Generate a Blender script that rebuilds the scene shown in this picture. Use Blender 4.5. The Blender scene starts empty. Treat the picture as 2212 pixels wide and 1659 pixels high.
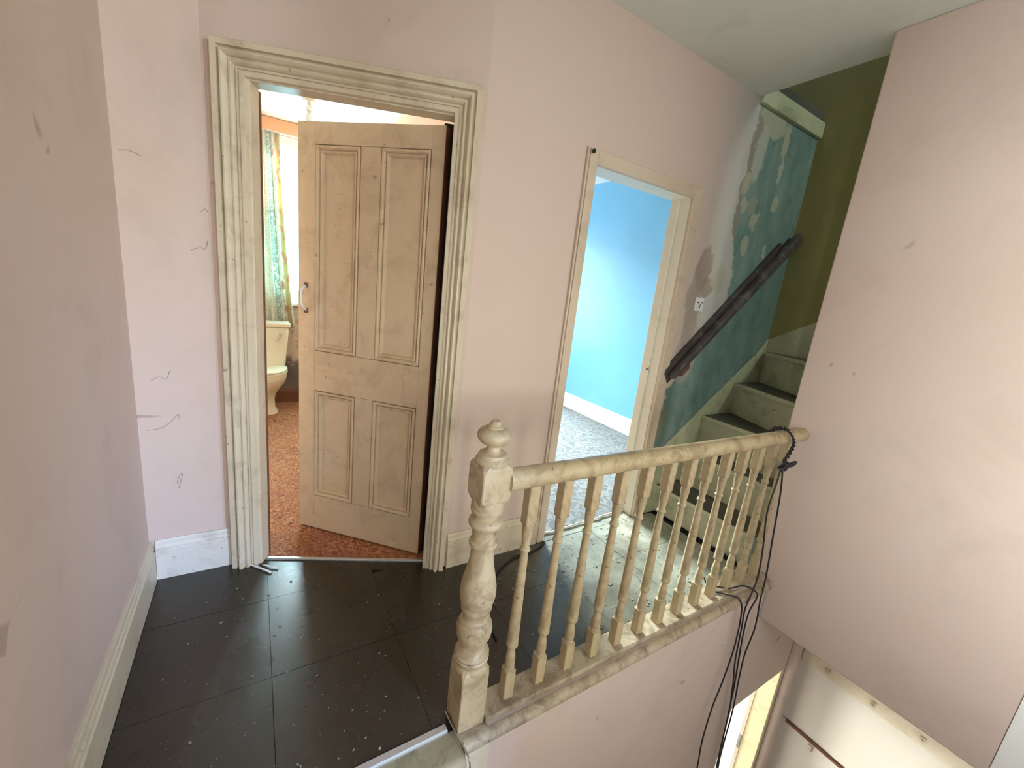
import bpy, bmesh, math, random
from mathutils import Vector, Matrix
random.seed(7)
sc = bpy.context.scene
COL = sc.collection

# ------------------------------------------------------------------ camera
F_PX, W_PX = 892.004, 2212.0
cam_d = bpy.data.cameras.new('camera')
cam_d.sensor_width = 36.0
cam_d.lens = F_PX / W_PX * 36.0
cam_d.clip_start = 0.02
cam = bpy.data.objects.new('camera', cam_d)
COL.objects.link(cam)
_y, _t, _r = math.radians(32.60150), math.radians(-12.77412), math.radians(6.50184)
fwd = Vector((math.sin(_y) * math.cos(_t), math.cos(_y) * math.cos(_t), math.sin(_t)))
rgt = Vector((math.cos(_y), -math.sin(_y), 0))
upv = rgt.cross(fwd)
R_ = math.cos(_r) * rgt + math.sin(_r) * upv
U_ = -math.sin(_r) * rgt + math.cos(_r) * upv
cam.matrix_world = Matrix(((R_.x, U_.x, -fwd.x, 0.0), (R_.y, U_.y, -fwd.y, 0.0), (R_.z, U_.z, -fwd.z, 1.35), (0, 0, 0, 1)))
sc.camera = cam

# ------------------------------------------------------------------ exposure, sky, daylight and fill lamps
sc.view_settings.view_transform = 'Standard'
sc.view_settings.look = 'None'
sc.view_settings.exposure = 0.0
sc.view_settings.gamma = 1.0
sc.view_settings.use_curve_mapping = False
sc.cycles.use_denoising = True
sc.cycles.max_bounces = 10
sc.cycles.diffuse_bounces = 6
sc.cycles.sample_clamp_indirect = 6.0
wd = bpy.data.worlds.new('overcast_sky')
sc.world = wd
wd.use_nodes = True
bg = wd.node_tree.nodes['Background']
bg.inputs[0].default_value = (0.80, 0.92, 1.0, 1)
bg.inputs[1].default_value = 2.2


def area(name, loc, target, sx, sy, power, color):
    d = bpy.data.lights.new(name, 'AREA')
    d.shape = 'RECTANGLE'
    d.size, d.size_y = sx, sy
    d.energy = power
    d.color = color
    o = bpy.data.objects.new(name, d)
    COL.objects.link(o)
    o.location = loc
    o.rotation_euler = (Vector(target) - Vector(loc)).to_track_quat('-Z', 'Y').to_euler()
    return o


# daylight and added fill lamps outside the windows (windows are built further down)
area('daylight_bathroom', (0.50, 5.0, 1.95), (0.45, 3.0, 1.55), 1.0, 1.5, 250, (0.90, 0.98, 1.0))
area('daylight_blue_room', (2.60, 8.0, 3.60), (1.75, 1.2, 0.2), 1.8, 1.6, 4100, (0.92, 1.0, 0.96))
area('skylight_blue_room', (2.30, 5.30, 1.45), (2.30, 3.0, 1.5), 1.4, 1.6, 45, (0.92, 1.0, 1.0))
area('fill_landing_left', (-6.0, -1.6, 1.45), (2.3, 0.0, 1.40), 3.0, 2.2, 1400, (1.0, 0.97, 0.92))  # added fill for the right wall, through an unseen left window
area('fill_landing_back', (0.9, -8.0, 1.60), (0.8, 0.0, 1.25), 4.5, 2.6, 850, (1.0, 0.94, 0.85))  # added general fill from behind the camera, through an unseen window
area('beam_side_window', (2.43, -4.30, 2.0), (-0.2, 2.0, 1.4), 0.10, 1.1, 165, (0.84, 0.92, 1.0))  # added lamp, shaped to a narrow beam on the back left wall
area('blue_beam_side_window', (2.43, -4.30, 3.25), (-0.2, 2.0, 0.4), 0.30, 0.6, 400, (0.20, 0.42, 1.0))  # added blue lamp, tints the foot of the back left wall
area('fill_upper_stairs', (2.82, -2.65, 3.70), (2.95, 1.4, 1.7), 0.7, 0.9, 60, (0.90, 1.0, 0.86))  # added fill, lifts the olive and plaster walls of the stairs
area('daylight_lower_room', (2.55, 2.60, -1.45), (2.60, 0.9, -1.7), 1.0, 1.2, 110, (1.0, 0.97, 0.90))
lh = area('beam_lower_hall', (-8.0, -4.45, -1.65), (-0.47, -1.45, -1.65), 0.30, 0.7, 36, (1.0, 0.96, 0.88))  # added lamp, aimed to brighten only the lower hall boards
lh.data.spread = math.radians(26)

# ------------------------------------------------------------------ materials
def mat(name):
    m = bpy.data.materials.new(name)
    m.use_nodes = True
    nt = m.node_tree
    return m, nt, nt.nodes['Principled BSDF']


def N(nt, kind, **kw):
    n = nt.nodes.new('ShaderNode' + kind)
    for k, v in kw.items():
        setattr(n, k, v)
    return n


def noise(nt, scale, detail=4.0, rough=0.55, dist=0.0, vec=None):
    n = N(nt, 'TexNoise')
    n.inputs['Scale'].default_value = scale
    n.inputs['Detail'].default_value = detail
    n.inputs['Roughness'].default_value = rough
    n.inputs['Distortion'].default_value = dist
    if vec is not None:
        nt.links.new(vec, n.inputs['Vector'])
    return n.outputs['Fac']


def ramp(nt, src, stops):
    r = N(nt, 'ValToRGB')
    el = r.color_ramp.elements
    while len(el) < len(stops):
        el.new(0.5)
    for e, (p, c) in zip(el, stops):
        e.position = p
        e.color = (c, c, c, 1) if isinstance(c, (int, float)) else (*c, 1)
    nt.links.new(src, r.inputs[0])
    return r.outputs['Color']


def mix(nt, fac, a, b):
    n = N(nt, 'Mix', data_type='RGBA')
    for sock, v in ((n.inputs[0], fac), (n.inputs[6], a), (n.inputs[7], b)):
        if hasattr(v, 'links'):
            nt.links.new(v, sock)
        elif isinstance(v, (int, float)):
            sock.default_value = v
        else:
            sock.default_value = (*v, 1)
    return n.outputs[2]


def math_(nt, op, a, b=0.0, clamp=False):
    n = N(nt, 'Math', operation=op, use_clamp=clamp)
    for s, v in ((n.inputs[0], a), (n.inputs[1], b)):
        if hasattr(v, 'links'):
            nt.links.new(v, s)
        else:
            s.default_value = v
    return n.outputs[0]


def obj_coord(nt):
    return N(nt, 'TexCoord').outputs['Object']


def stretch(nt, vec, s):
    m = N(nt, 'Mapping')
    m.inputs['Scale'].default_value = s
    nt.links.new(vec, m.inputs['Vector'])
    return m.outputs[0]


def bump(nt, bsdf, height, strength=0.2, dist=0.01):
    b = N(nt, 'Bump')
    b.inputs['Strength'].default_value = strength
    b.inputs['Distance'].default_value = dist
    nt.links.new(height, b.inputs['Height'])
    nt.links.new(b.outputs[0], bsdf.inputs['Normal'])


def paint(name, base, var=None, dirt=None, dirt_amt=0.3, dirt_scale=9.0, rough=0.55, var_scale=2.0, bump_s=0.12, bump_scale=60, speck=None, stretch_v=(1, 1, 1), lo=0.52, hi=0.74, mark=None):
    """painted surface: two tones, patchy grime, small specks"""
    m, nt, b = mat(name)
    co = stretch(nt, obj_coord(nt), stretch_v)
    col = mix(nt, ramp(nt, noise(nt, var_scale, 3, vec=co), [(0.35, 0.0), (0.65, 1.0)]), base, var or base)
    if dirt:
        f = ramp(nt, noise(nt, dirt_scale, 8, 0.7, 0.6, vec=co), [(lo, 0.0), (hi, dirt_amt)])
        col = mix(nt, f, col, dirt)
    if mark:
        f = ramp(nt, noise(nt, 6.5, 2, 0.4, 0.8, vec=co), [(0.735, 0.0), (0.76, 0.55)])
        col = mix(nt, f, col, mark)
    if speck:
        f = ramp(nt, noise(nt, 38, 3, 0.5, vec=co), [(0.69, 0.0), (0.73, 0.8)])
        col = mix(nt, f, col, speck)
    nt.links.new(col, b.inputs['Base Color'])
    b.inputs['Roughness'].default_value = rough
    bump(nt, b, noise(nt, bump_scale, 5, vec=co), bump_s, 0.004)
    return m


M = {}
PINK, PINK2 = (0.62, 0.49, 0.405), (0.64, 0.52, 0.445)
M['wall'] = paint('pink_emulsion', PINK, PINK2, (0.40, 0.31, 0.26), 0.30, 2.2, 0.75, 1.2, 0.10, 45, mark=(0.30, 0.22, 0.17))
M['ceiling'] = paint('ceiling_paint', (0.74, 0.77, 0.70), (0.77, 0.80, 0.73), (0.45, 0.42, 0.34), 0.3, 3, 0.8)
M['cream'] = paint('cream_gloss', (0.62, 0.53, 0.37), (0.66, 0.58, 0.43), (0.26, 0.18, 0.10), 0.55, 7, 0.42, 3, 0.10, 40, (0.30, 0.22, 0.13))
M['rail'] = paint('grimy_cream_gloss', (0.47, 0.365, 0.205), (0.53, 0.43, 0.26), (0.16, 0.095, 0.04), 0.75, 13, 0.40, 4, 0.15, 30, (0.20, 0.13, 0.07), lo=0.46, hi=0.70)
M['shoe'] = paint('worn_cream_wood', (0.52, 0.44, 0.31), (0.42, 0.34, 0.22), (0.15, 0.10, 0.055), 0.85, 11, 0.55, 9, 0.2, 30, (0.12, 0.08, 0.05), lo=0.44, hi=0.66)
M['door'] = paint('brownish_cream_gloss', (0.60, 0.455, 0.295), (0.63, 0.49, 0.325), (0.30, 0.19, 0.10), 0.55, 6, 0.45, 3, 0.10, 40, (0.32, 0.22, 0.13), lo=0.48, hi=0.72)
M['skirt'] = paint('off_white_gloss', (0.68, 0.64, 0.54), (0.70, 0.67, 0.58), (0.22, 0.17, 0.11), 0.5, 8, 0.45, 3, 0.10, 40, (0.20, 0.15, 0.10))
M['brown'] = paint('dark_brown_wood', (0.15, 0.06, 0.03), (0.19, 0.08, 0.045), None, rough=0.5, var_scale=8)
M['jamb'] = paint('pale_cream_gloss', (0.76, 0.73, 0.60), (0.78, 0.75, 0.63), (0.5, 0.42, 0.3), 0.25, 6, 0.4)
M['taupe'] = paint('taupe_cream_gloss', (0.60, 0.49, 0.36), (0.66, 0.55, 0.42), (0.35, 0.24, 0.15), 0.5, 6, 0.5)
M['white'] = paint('white_gloss', (0.80, 0.80, 0.76), (0.82, 0.82, 0.79), rough=0.4)
M['blue'] = paint('sky_blue_paint', (0.20, 0.52, 0.80), (0.22, 0.55, 0.83), rough=0.38, bump_s=0.05)
M['peach'] = paint('peach_paper', (0.72, 0.42, 0.26), (0.74, 0.46, 0.30), rough=0.8)
M['ceil_white'] = paint('white_ceiling', (0.82, 0.84, 0.82), (0.84, 0.86, 0.84), rough=0.8)
M['stair'] = paint('greenish_cream_paint', (0.47, 0.48, 0.32), (0.54, 0.54, 0.37), (0.15, 0.15, 0.08), 0.75, 5, 0.5, 4, 0.15, 30, (0.15, 0.13, 0.07))
M['tread'] = paint('dark_bare_tread', (0.075, 0.072, 0.055), (0.11, 0.10, 0.08), (0.03, 0.03, 0.03), 0.5, 6, 0.6)
M['worn_step'] = paint('worn_dirty_step_paint', (0.26, 0.22, 0.12), (0.34, 0.29, 0.17), (0.10, 0.09, 0.04), 0.9, 9, 0.6, 6, 0.3, 30)
M['olive'] = paint('stained_olive_distemper', (0.30, 0.27, 0.11), (0.40, 0.34, 0.14), (0.22, 0.30, 0.17), 0.9, 2.5, 0.85, 1.3, 0.25, 30)
M['dark_rail'] = paint('dark_stained_rail', (0.050, 0.036, 0.036), (0.090, 0.075, 0.072), (0.24, 0.23, 0.21), 0.8, 10, 0.5, 5, 0.2, 40, None, (1, 1, 1))
M['redwood'] = paint('red_brown_block', (0.17, 0.06, 0.045), (0.21, 0.08, 0.06), rough=0.6)
M['pine'] = paint('cream_board', (0.74, 0.64, 0.45), (0.77, 0.68, 0.50), (0.45, 0.32, 0.16), 0.4, 5, 0.45)
M['lower_wall'] = paint('lower_cream_pink', (0.76, 0.70, 0.59), (0.78, 0.73, 0.63), (0.5, 0.36, 0.25), 0.25, 3, 0.5)
M['yellow'] = paint('yellow_cream_gloss', (0.76, 0.66, 0.38), (0.80, 0.71, 0.45), (0.35, 0.22, 0.08), 0.5, 7, 0.4)
M['alu'], nt, b = mat('worn_aluminium')
b.inputs['Base Color'].default_value = (0.62, 0.62, 0.58, 1)
b.inputs['Metallic'].default_value = 0.6
b.inputs['Roughness'].default_value = 0.42
M['chrome'], nt, b = mat('dull_chrome')
b.inputs['Base Color'].default_value = (0.6, 0.6, 0.58, 1)
b.inputs['Metallic'].default_value = 1.0
b.inputs['Roughness'].default_value = 0.3
M['black'], nt, b = mat('black_rubber_cable')
b.inputs['Base Color'].default_value = (0.012, 0.010, 0.014, 1)
b.inputs['Roughness'].default_value = 0.5
M['gap'], nt, b = mat('dark_gap')
b.inputs['Base Color'].default_value = (0.015, 0.012, 0.01, 1)
b.inputs['Roughness'].default_value = 0.9
M['china'], nt, b = mat('pale_primrose_china')
b.inputs['Base Color'].default_value = (0.80, 0.79, 0.64, 1)
b.inputs['Roughness'].default_value = 0.15
M['debris'] = paint('plaster_flakes', (0.20, 0.18, 0.13), (0.36, 0.33, 0.26), rough=0.9, var_scale=20)
M['web'], nt, b = mat('cobweb_thread')
b.inputs['Base Color'].default_value = (0.42, 0.38, 0.36, 1)
b.inputs['Roughness'].default_value = 0.9


def make_floor():
    m, nt, b = mat('dusty_dark_hardboard')
    co = obj_coord(nt)
    base = mix(nt, noise(nt, 3, 5, vec=co), (0.021, 0.016, 0.009), (0.045, 0.036, 0.022))
    xs = N(nt, 'SeparateXYZ')
    nt.links.new(co, xs.inputs[0])
    # dust, thicker to the right; its pale tone also stands in for daylight
    dx = math_(nt, 'MULTIPLY', math_(nt, 'SUBTRACT', xs.outputs[0], 0.95), 0.95, True)
    nz = ramp(nt, noise(nt, 5, 8, 0.7, 0.3, vec=co), [(0.30, 0.25), (0.70, 1.0)])
    dust = math_(nt, 'MULTIPLY', dx, nz, True)
    col = mix(nt, dust, base, (0.50, 0.52, 0.42))
    sp = ramp(nt, noise(nt, 90, 2, 0.5, vec=co), [(0.70, 0.0), (0.74, 0.5)])
    col = mix(nt, sp, col, (0.30, 0.26, 0.19))
    nt.links.new(col, b.inputs['Base Color'])
    rr = ramp(nt, noise(nt, 6, 4, vec=co), [(0.3, 0.25), (0.7, 0.32)])
    nt.links.new(rr, b.inputs['Roughness'])
    b.inputs['Specular IOR Level'].default_value = 0.6
    bump(nt, b, noise(nt, 70, 4, vec=co), 0.10, 0.002)
    return m


M['floor'] = make_floor()


def make_plaster():
    """wall beside the upper stairs: pink emulsion left, bare grey-green plaster right, filler patches"""
    m, nt, b = mat('stripped_stair_plaster')
    co = obj_coord(nt)
    s = N(nt, 'SeparateXYZ')
    nt.links.new(co, s.inputs[0])
    n1 = math_(nt, 'SUBTRACT', noise(nt, 9, 6, 0.7, vec=co), 0.5)
    n2 = math_(nt, 'SUBTRACT', noise(nt, 2.5, 3, 0.6, vec=co), 0.5)
    x = math_(nt, 'ADD', s.outputs[0], math_(nt, 'ADD', math_(nt, 'MULTIPLY', n1, 0.16), math_(nt, 'MULTIPLY', n2, 0.06)))
    z = math_(nt, 'ADD', s.outputs[2], math_(nt, 'MULTIPLY', n1, 0.14))
    pts = [(0.0, 2.10), (0.40, 2.12), (0.85, 2.17), (1.16, 2.45), (1.31, 2.54), (1.52, 2.60), (1.69, 2.56), (1.89, 2.47), (2.16, 2.50), (2.45, 2.50), (2.56, 2.53)]
    bound = ramp(nt, math_(nt, 'DIVIDE', s.outputs[2], 2.6), [(p[0] / 2.6, p[1] / 4) for p in pts])
    teal = math_(nt, 'MULTIPLY', math_(nt, 'SUBTRACT', x, math_(nt, 'MULTIPLY', bound, 4.0)), 45, True)
    base = mix(nt, noise(nt, 1.2, 3, vec=co), PINK, PINK2)
    pale = ramp(nt, s.outputs[0], [(0.0, 0.0), (1.0, 1.0)])
    pf = math_(nt, 'MULTIPLY', math_(nt, 'SUBTRACT', x, 2.12), 3.2, True)  # pale grey fade painted in for light on the wall
    base = mix(nt, math_(nt, 'MULTIPLY', pf, 0.85), base, (0.50, 0.475, 0.45))
    tcol = mix(nt, ramp(nt, noise(nt, 4, 7, 0.7, vec=stretch(nt, co, (1.6, 1.0, 0.6))), [(0.32, 0.0), (0.68, 1.0)]), (0.115, 0.19, 0.175), (0.235, 0.325, 0.29))
    tcol = mix(nt, ramp(nt, noise(nt, 11, 6, 0.7, vec=co), [(0.58, 0.0), (0.72, 0.7)]), tcol, (0.09, 0.12, 0.12))
    col = mix(nt, teal, base, tcol)

    def blob(col, cx, cz, rx, rz, c, amt=0.9):
        a = math_(nt, 'POWER', math_(nt, 'DIVIDE', math_(nt, 'SUBTRACT', x, cx), rx), 2.0)
        e = math_(nt, 'POWER', math_(nt, 'DIVIDE', math_(nt, 'SUBTRACT', z, cz), rz), 2.0)
        d = math_(nt, 'SUBTRACT', 1.0, math_(nt, 'ADD', a, e))
        return mix(nt, math_(nt, 'MULTIPLY', math_(nt, 'MULTIPLY', d, 3.0, True), amt), col, c)
    CR, GR, BR = (0.47, 0.43, 0.31), (0.50, 0.46, 0.42), (0.30, 0.23, 0.18)
    # pale strip down the old wallpaper edge and filler patches
    for a in ((2.68, 2.50, 0.16, 0.10, CR), (2.86, 2.44, 0.05, 0.10, CR), (2.545, 2.32, 0.05, 0.20, BR), (2.52, 2.05, 0.030, 0.28, BR), (2.61, 2.30, 0.055, 0.16, GR),
              (2.55, 2.14, 0.042, 0.065, CR), (2.57, 2.02, 0.042, 0.055, CR), (2.88, 2.07, 0.042, 0.050, CR), (2.70, 1.93, 0.042, 0.060, CR), (2.67, 1.79, 0.045, 0.070, CR),
              (2.66, 2.03, 0.04, 0.07, (0.33, 0.32, 0.25)), (2.90, 1.78, 0.02, 0.06, GR), (2.86, 2.27, 0.025, 0.09, GR),
              (2.30, 1.60, 0.075, 0.14, BR), (2.36, 1.50, 0.06, 0.07, BR), (2.26, 1.36, 0.07, 0.30, (0.36, 0.29, 0.24)), (2.30, 1.10, 0.12, 0.22, (0.43, 0.36, 0.30)),
              (2.47, 1.55, 0.075, 0.09, CR), (2.43, 1.36, 0.05, 0.09, GR), (2.17, 0.62, 0.06, 0.14, (0.26, 0.24, 0.16))):
        col = blob(col, *a, 0.72)
    nt.links.new(col, b.inputs['Base Color'])
    b.inputs['Roughness'].default_value = 0.8
    bump(nt, b, noise(nt, 22, 7, 0.7, vec=co), 0.35, 0.006)
    return m


M['plaster'] = make_plaster()


def make_carpet(name, cols, scale, rough=0.95):
    m, nt, b = mat(name)
    co = obj_coord(nt)
    w = N(nt, 'TexNoise')
    w.inputs['Scale'].default_value = scale * 0.35
    nt.links.new(co, w.inputs['Vector'])
    v = N(nt, 'Mix', data_type='VECTOR')
    v.inputs[0].default_value = 0.16
    nt.links.new(co, v.inputs[4])
    nt.links.new(w.outputs['Color'], v.inputs[5])
    vo = N(nt, 'TexVoronoi', feature='SMOOTH_F1')
    vo.inputs['Scale'].default_value = scale
    nt.links.new(v.outputs[1], vo.inputs['Vector'])
    rings = math_(nt, 'SINE', math_(nt, 'MULTIPLY', vo.outputs['Distance'], 30.0))
    f = ramp(nt, math_(nt, 'ADD', math_(nt, 'MULTIPLY', rings, 0.35), 0.5), [(0.25, cols[0]), (0.55, cols[1]), (0.8, cols[2])])
    f = mix(nt, ramp(nt, noise(nt, 3, 5, vec=co), [(0.4, 0.0), (0.75, 0.55)]), f, cols[3])
    f = mix(nt, ramp(nt, noise(nt, 120, 2, vec=co), [(0.35, 0.35), (0.6, 0.0)]), f, cols[0])
    nt.links.new(f, b.inputs['Base Color'])
    b.inputs['Roughness'].default_value = rough
    bump(nt, b, noise(nt, 140, 3, vec=co), 0.6, 0.008)
    return m


M['orange_carpet'] = make_carpet('swirled_orange_carpet', [(0.24, 0.075, 0.03), (0.42, 0.16, 0.06), (0.56, 0.28, 0.13), (0.33, 0.12, 0.08)], 30)
M['grey_carpet'] = make_carpet('grey_scroll_carpet', [(0.08, 0.088, 0.096), (0.14, 0.152, 0.158), (0.18, 0.19, 0.19), (0.155, 0.165, 0.163)], 14)


def make_window_paper():
    m, nt, b = mat('patchy_peeling_paper')
    co = obj_coord(nt)
    z = N(nt, 'SeparateXYZ')
    nt.links.new(co, z.inputs[0])
    n = noise(nt, 8, 7, 0.7, vec=co)
    zz = math_(nt, 'ADD', z.outputs[2], math_(nt, 'MULTIPLY', math_(nt, 'SUBTRACT', n, 0.5), 0.5))
    c = mix(nt, n, (0.62, 0.50, 0.40), (0.72, 0.60, 0.50))
    c = mix(nt, ramp(nt, noise(nt, 18, 6, vec=co), [(0.5, 0.0), (0.7, 0.7)]), c, (0.42, 0.17, 0.10))
    dark = math_(nt, 'SUBTRACT', 1.0, math_(nt, 'MULTIPLY', math_(nt, 'SUBTRACT', zz, 0.38), 9.0, True))  # darker towards the floor
    c = mix(nt, dark, c, mix(nt, n, (0.05, 0.05, 0.045), (0.30, 0.27, 0.23)))
    peach = math_(nt, 'MULTIPLY', math_(nt, 'SUBTRACT', zz, 1.9), 6.0, True)
    c = mix(nt, peach, c, (0.76, 0.40, 0.23))
    nt.links.new(c, b.inputs['Base Color'])
    b.inputs['Roughness'].default_value = 0.85
    return m


M['window_paper'] = make_window_paper()


def make_curtain():
    m, nt, b = mat('printed_floral_cotton')
    uv = N(nt, 'TexCoord').outputs['UV']
    s = N(nt, 'SeparateXYZ')
    nt.links.new(uv, s.inputs[0])
    u = s.outputs[0]
    CREAM, GREEN, TEAL, MUST, RED = (0.78, 0.77, 0.66), (0.52, 0.58, 0.46), (0.33, 0.42, 0.39), (0.58, 0.49, 0.27), (0.55, 0.25, 0.18)
    band = N(nt, 'ValToRGB')
    band.color_ramp.interpolation = 'CONSTANT'
    stops = [(0.0, CREAM), (0.30, GREEN), (0.335, CREAM), (0.66, TEAL), (0.675, (0.45, 0.53, 0.49)), (0.765, TEAL), (0.78, CREAM), (0.885, MUST), (0.97, CREAM)]
    el = band.color_ramp.elements
    while len(el) < len(stops):
        el.new(0.5)
    for e, (p, c) in zip(el, stops):
        e.position = p
        e.color = (*c, 1)
    nt.links.new(u, band.inputs[0])
    mp = N(nt, 'Mapping')
    mp.inputs['Scale'].default_value = (9.0, 26.0, 1.0)
    nt.links.new(uv, mp.inputs['Vector'])
    vo = N(nt, 'TexVoronoi', feature='F1')
    vo.inputs['Scale'].default_value = 1.0
    vo.inputs['Randomness'].default_value = 0.8
    nt.links.new(mp.outputs[0], vo.inputs['Vector'])
    fl = math_(nt, 'SINE', math_(nt, 'MULTIPLY', vo.outputs['Distance'], 19.0))
    petals = ramp(nt, fl, [(0.45, 0.0), (0.62, 1.0)])
    instripe = math_(nt, 'MULTIPLY', math_(nt, 'GREATER_THAN', u, 0.67), math_(nt, 'LESS_THAN', u, 0.77))
    motif = mix(nt, instripe, (0.46, 0.50, 0.43), (0.84, 0.84, 0.76))
    f = math_(nt, 'MULTIPLY', petals, math_(nt, 'ADD', 0.42, math_(nt, 'MULTIPLY', instripe, 0.5)))
    col = mix(nt, f, band.outputs[0], motif)
    hot = math_(nt, 'GREATER_THAN', noise(nt, 1.0, 2, vec=stretch(nt, uv, (10, 14, 1))), 0.60)
    edge = math_(nt, 'GREATER_THAN', u, 0.79)
    col = mix(nt, math_(nt, 'MULTIPLY', math_(nt, 'MULTIPLY', hot, edge), 0.75), col, RED)
    nt.links.new(col, b.inputs['Base Color'])
    b.inputs['Roughness'].default_value = 0.9
    tr = N(nt, 'BsdfTranslucent')
    nt.links.new(col, tr.inputs['Color'])
    ms = N(nt, 'MixShader')
    ms.inputs[0].default_value = 0.28
    nt.links.new(b.outputs[0], ms.inputs[1])
    nt.links.new(tr.outputs[0], ms.inputs[2])
    nt.links.new(ms.outputs[0], nt.nodes['Material Output'].inputs['Surface'])
    return m


M['curtain'] = make_curtain()


def make_glass(name, tint, obscure):
    m, nt, b = mat(name)
    t = N(nt, 'BsdfTransparent')
    t.inputs['Color'].default_value = (*tint, 1)
    g = N(nt, 'BsdfGlossy')
    g.inputs['Roughness'].default_value = 0.05
    ms = N(nt, 'MixShader')
    ms.inputs[0].default_value = 0.06
    nt.links.new(t.outputs[0], ms.inputs[1])
    nt.links.new(g.outputs[0], ms.inputs[2])
    out = ms.outputs[0]
    if obscure:
        tl = N(nt, 'BsdfTranslucent')
        tl.inputs['Color'].default_value = (0.42, 0.85, 0.95, 1)
        m2 = N(nt, 'MixShader')
        f = ramp(nt, noise(nt, 60, 4, 0.6, 1.5, vec=obj_coord(nt)), [(0.35, 0.25), (0.65, 0.75)])
        nt.links.new(f, m2.inputs[0])
        nt.links.new(out, m2.inputs[1])
        nt.links.new(tl.outputs[0], m2.inputs[2])
        out = m2.outputs[0]
    nt.links.new(out, nt.nodes['Material Output'].inputs['Surface'])
    return m


M['glass'] = make_glass('clear_window_glass', (0.96, 0.98, 1.0), False)
M['obscure'] = make_glass('patterned_window_glass', (0.75, 0.95, 1.0), True)


# ------------------------------------------------------------------ mesh helpers
def link(name, bm, m, parent=None, smooth=False, bevel=0.0, seg=2):
    me = bpy.data.meshes.new(name)
    bmesh.ops.recalc_face_normals(bm, faces=bm.faces[:])
    bm.to_mesh(me)
    bm.free()
    me.materials.append(M[m] if isinstance(m, str) else m)
    o = bpy.data.objects.new(name, me)
    COL.objects.link(o)
    if parent is not None:
        o.parent = parent
    if smooth:
        for p in me.polygons:
            p.use_smooth = True
        if smooth == 'auto':
            me.set_sharp_from_angle(angle=math.radians(38))
    if bevel > 0:
        md = o.modifiers.new('bevel', 'BEVEL')
        md.width = bevel
        md.segments = seg
        md.limit_method = 'ANGLE'
    return o


def empty(name, loc=(0, 0, 0), parent=None):
    o = bpy.data.objects.new(name, None)
    COL.objects.link(o)
    o.location = loc
    o.empty_display_size = 0.1
    if parent is not None:
        o.parent = parent
    return o


def tag(o, label, cat, group=None):
    o['label'] = label
    o['category'] = cat
    if group:
        o['group'] = group
    return o


def struct(o):
    o['kind'] = 'structure'
    return o


IDN = lambda a, b, c: (a, b, c)


def prism(bm, poly, lo, hi, fn=None):
    """extrude a 2D polygon between lo and hi; fn maps (a, b, height) to xyz"""
    fn = fn or IDN
    a = [bm.verts.new(fn(p[0], p[1], lo)) for p in poly]
    b = [bm.verts.new(fn(p[0], p[1], hi)) for p in poly]
    n = len(poly)
    bm.faces.new(a[::-1])
    bm.faces.new(b)
    for i in range(n):
        j = (i + 1) % n
        bm.faces.new((a[i], a[j], b[j], b[i]))
    return bm


def box(bm, x0, x1, y0, y1, z0, z1, fn=None):
    return prism(bm, [(x0, y0), (x1, y0), (x1, y1), (x0, y1)], z0, z1, fn)


def nb():
    return bmesh.new()


def bx(name, x0, x1, y0, y1, z0, z1, m, parent=None, bevel=0.0, fn=None):
    return link(name, box(nb(), x0, x1, y0, y1, z0, z1, fn), m, parent, bevel=bevel)


def lathe(bm, prof, cx=0.0, cy=0.0, seg=24, cap=True):
    rings = []
    for r, z in prof:
        rings.append([bm.verts.new((cx + r * math.cos(2 * math.pi * k / seg), cy + r * math.sin(2 * math.pi * k / seg), z)) for k in range(seg)])
    for a, b in zip(rings, rings[1:]):
        for k in range(seg):
            j = (k + 1) % seg
            bm.faces.new((a[k], a[j], b[j], b[k]))
    if cap:
        bm.faces.new(rings[0][::-1])
        bm.faces.new(rings[-1])
    return bm


def smooth_path(pts, n=8):
    """Catmull-Rom through pts"""
    P = [Vector(p) for p in pts]
    P = [2 * P[0] - P[1]] + P + [2 * P[-1] - P[-2]]
    out = []
    for i in range(1, len(P) - 2):
        p0, p1, p2, p3 = P[i - 1:i + 3]
        for k in range(n):
            t = k / n
            out.append(0.5 * ((2 * p1) + (p2 - p0) * t + (2 * p0 - 5 * p1 + 4 * p2 - p3) * t * t + (3 * p1 - p0 - 3 * p2 + p3) * t ** 3))
    out.append(P[-2])
    return out


def tube(bm, pts, r, seg=8, cap=True):
    pts = [Vector(p) for p in pts]
    t0 = (pts[1] - pts[0]).normalized()
    ref = Vector((0, 0, 1)) if abs(t0.z) < 0.9 else Vector((1, 0, 0))
    nrm = (ref - t0 * ref.dot(t0)).normalized()
    rings = []
    for i, p in enumerate(pts):
        t = (pts[min(i + 1, len(pts) - 1)] - pts[max(i - 1, 0)]).normalized()
        nrm = (nrm - t * nrm.dot(t)).normalized()
        bi = t.cross(nrm)
        rr = r[i] if isinstance(r, (list, tuple)) else r
        rings.append([bm.verts.new(p + rr * (math.cos(2 * math.pi * k / seg) * nrm + math.sin(2 * math.pi * k / seg) * bi)) for k in range(seg)])
    for a, b in zip(rings, rings[1:]):
        for k in range(seg):
            j = (k + 1) % seg
            bm.faces.new((a[k], a[j], b[j], b[k]))
    if cap:
        bm.faces.new(rings[0][::-1])
        bm.faces.new(rings[-1])
    return bm


def sweep_frame(bm, paths):
    """paths: list of equally long vertex rows (one per profile point); closes the profile"""
    V = [[bm.verts.new(p) for p in row] for row in paths]
    n, k = len(V), len(V[0])
    for i in range(n):
        a, b = V[i], V[(i + 1) % n]
        for j in range(k - 1):
            bm.faces.new((a[j], a[j + 1], b[j + 1], b[j]))
    bm.faces.new([r[0] for r in V])
    bm.faces.new([r[-1] for r in V][::-1])
    return bm


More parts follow.
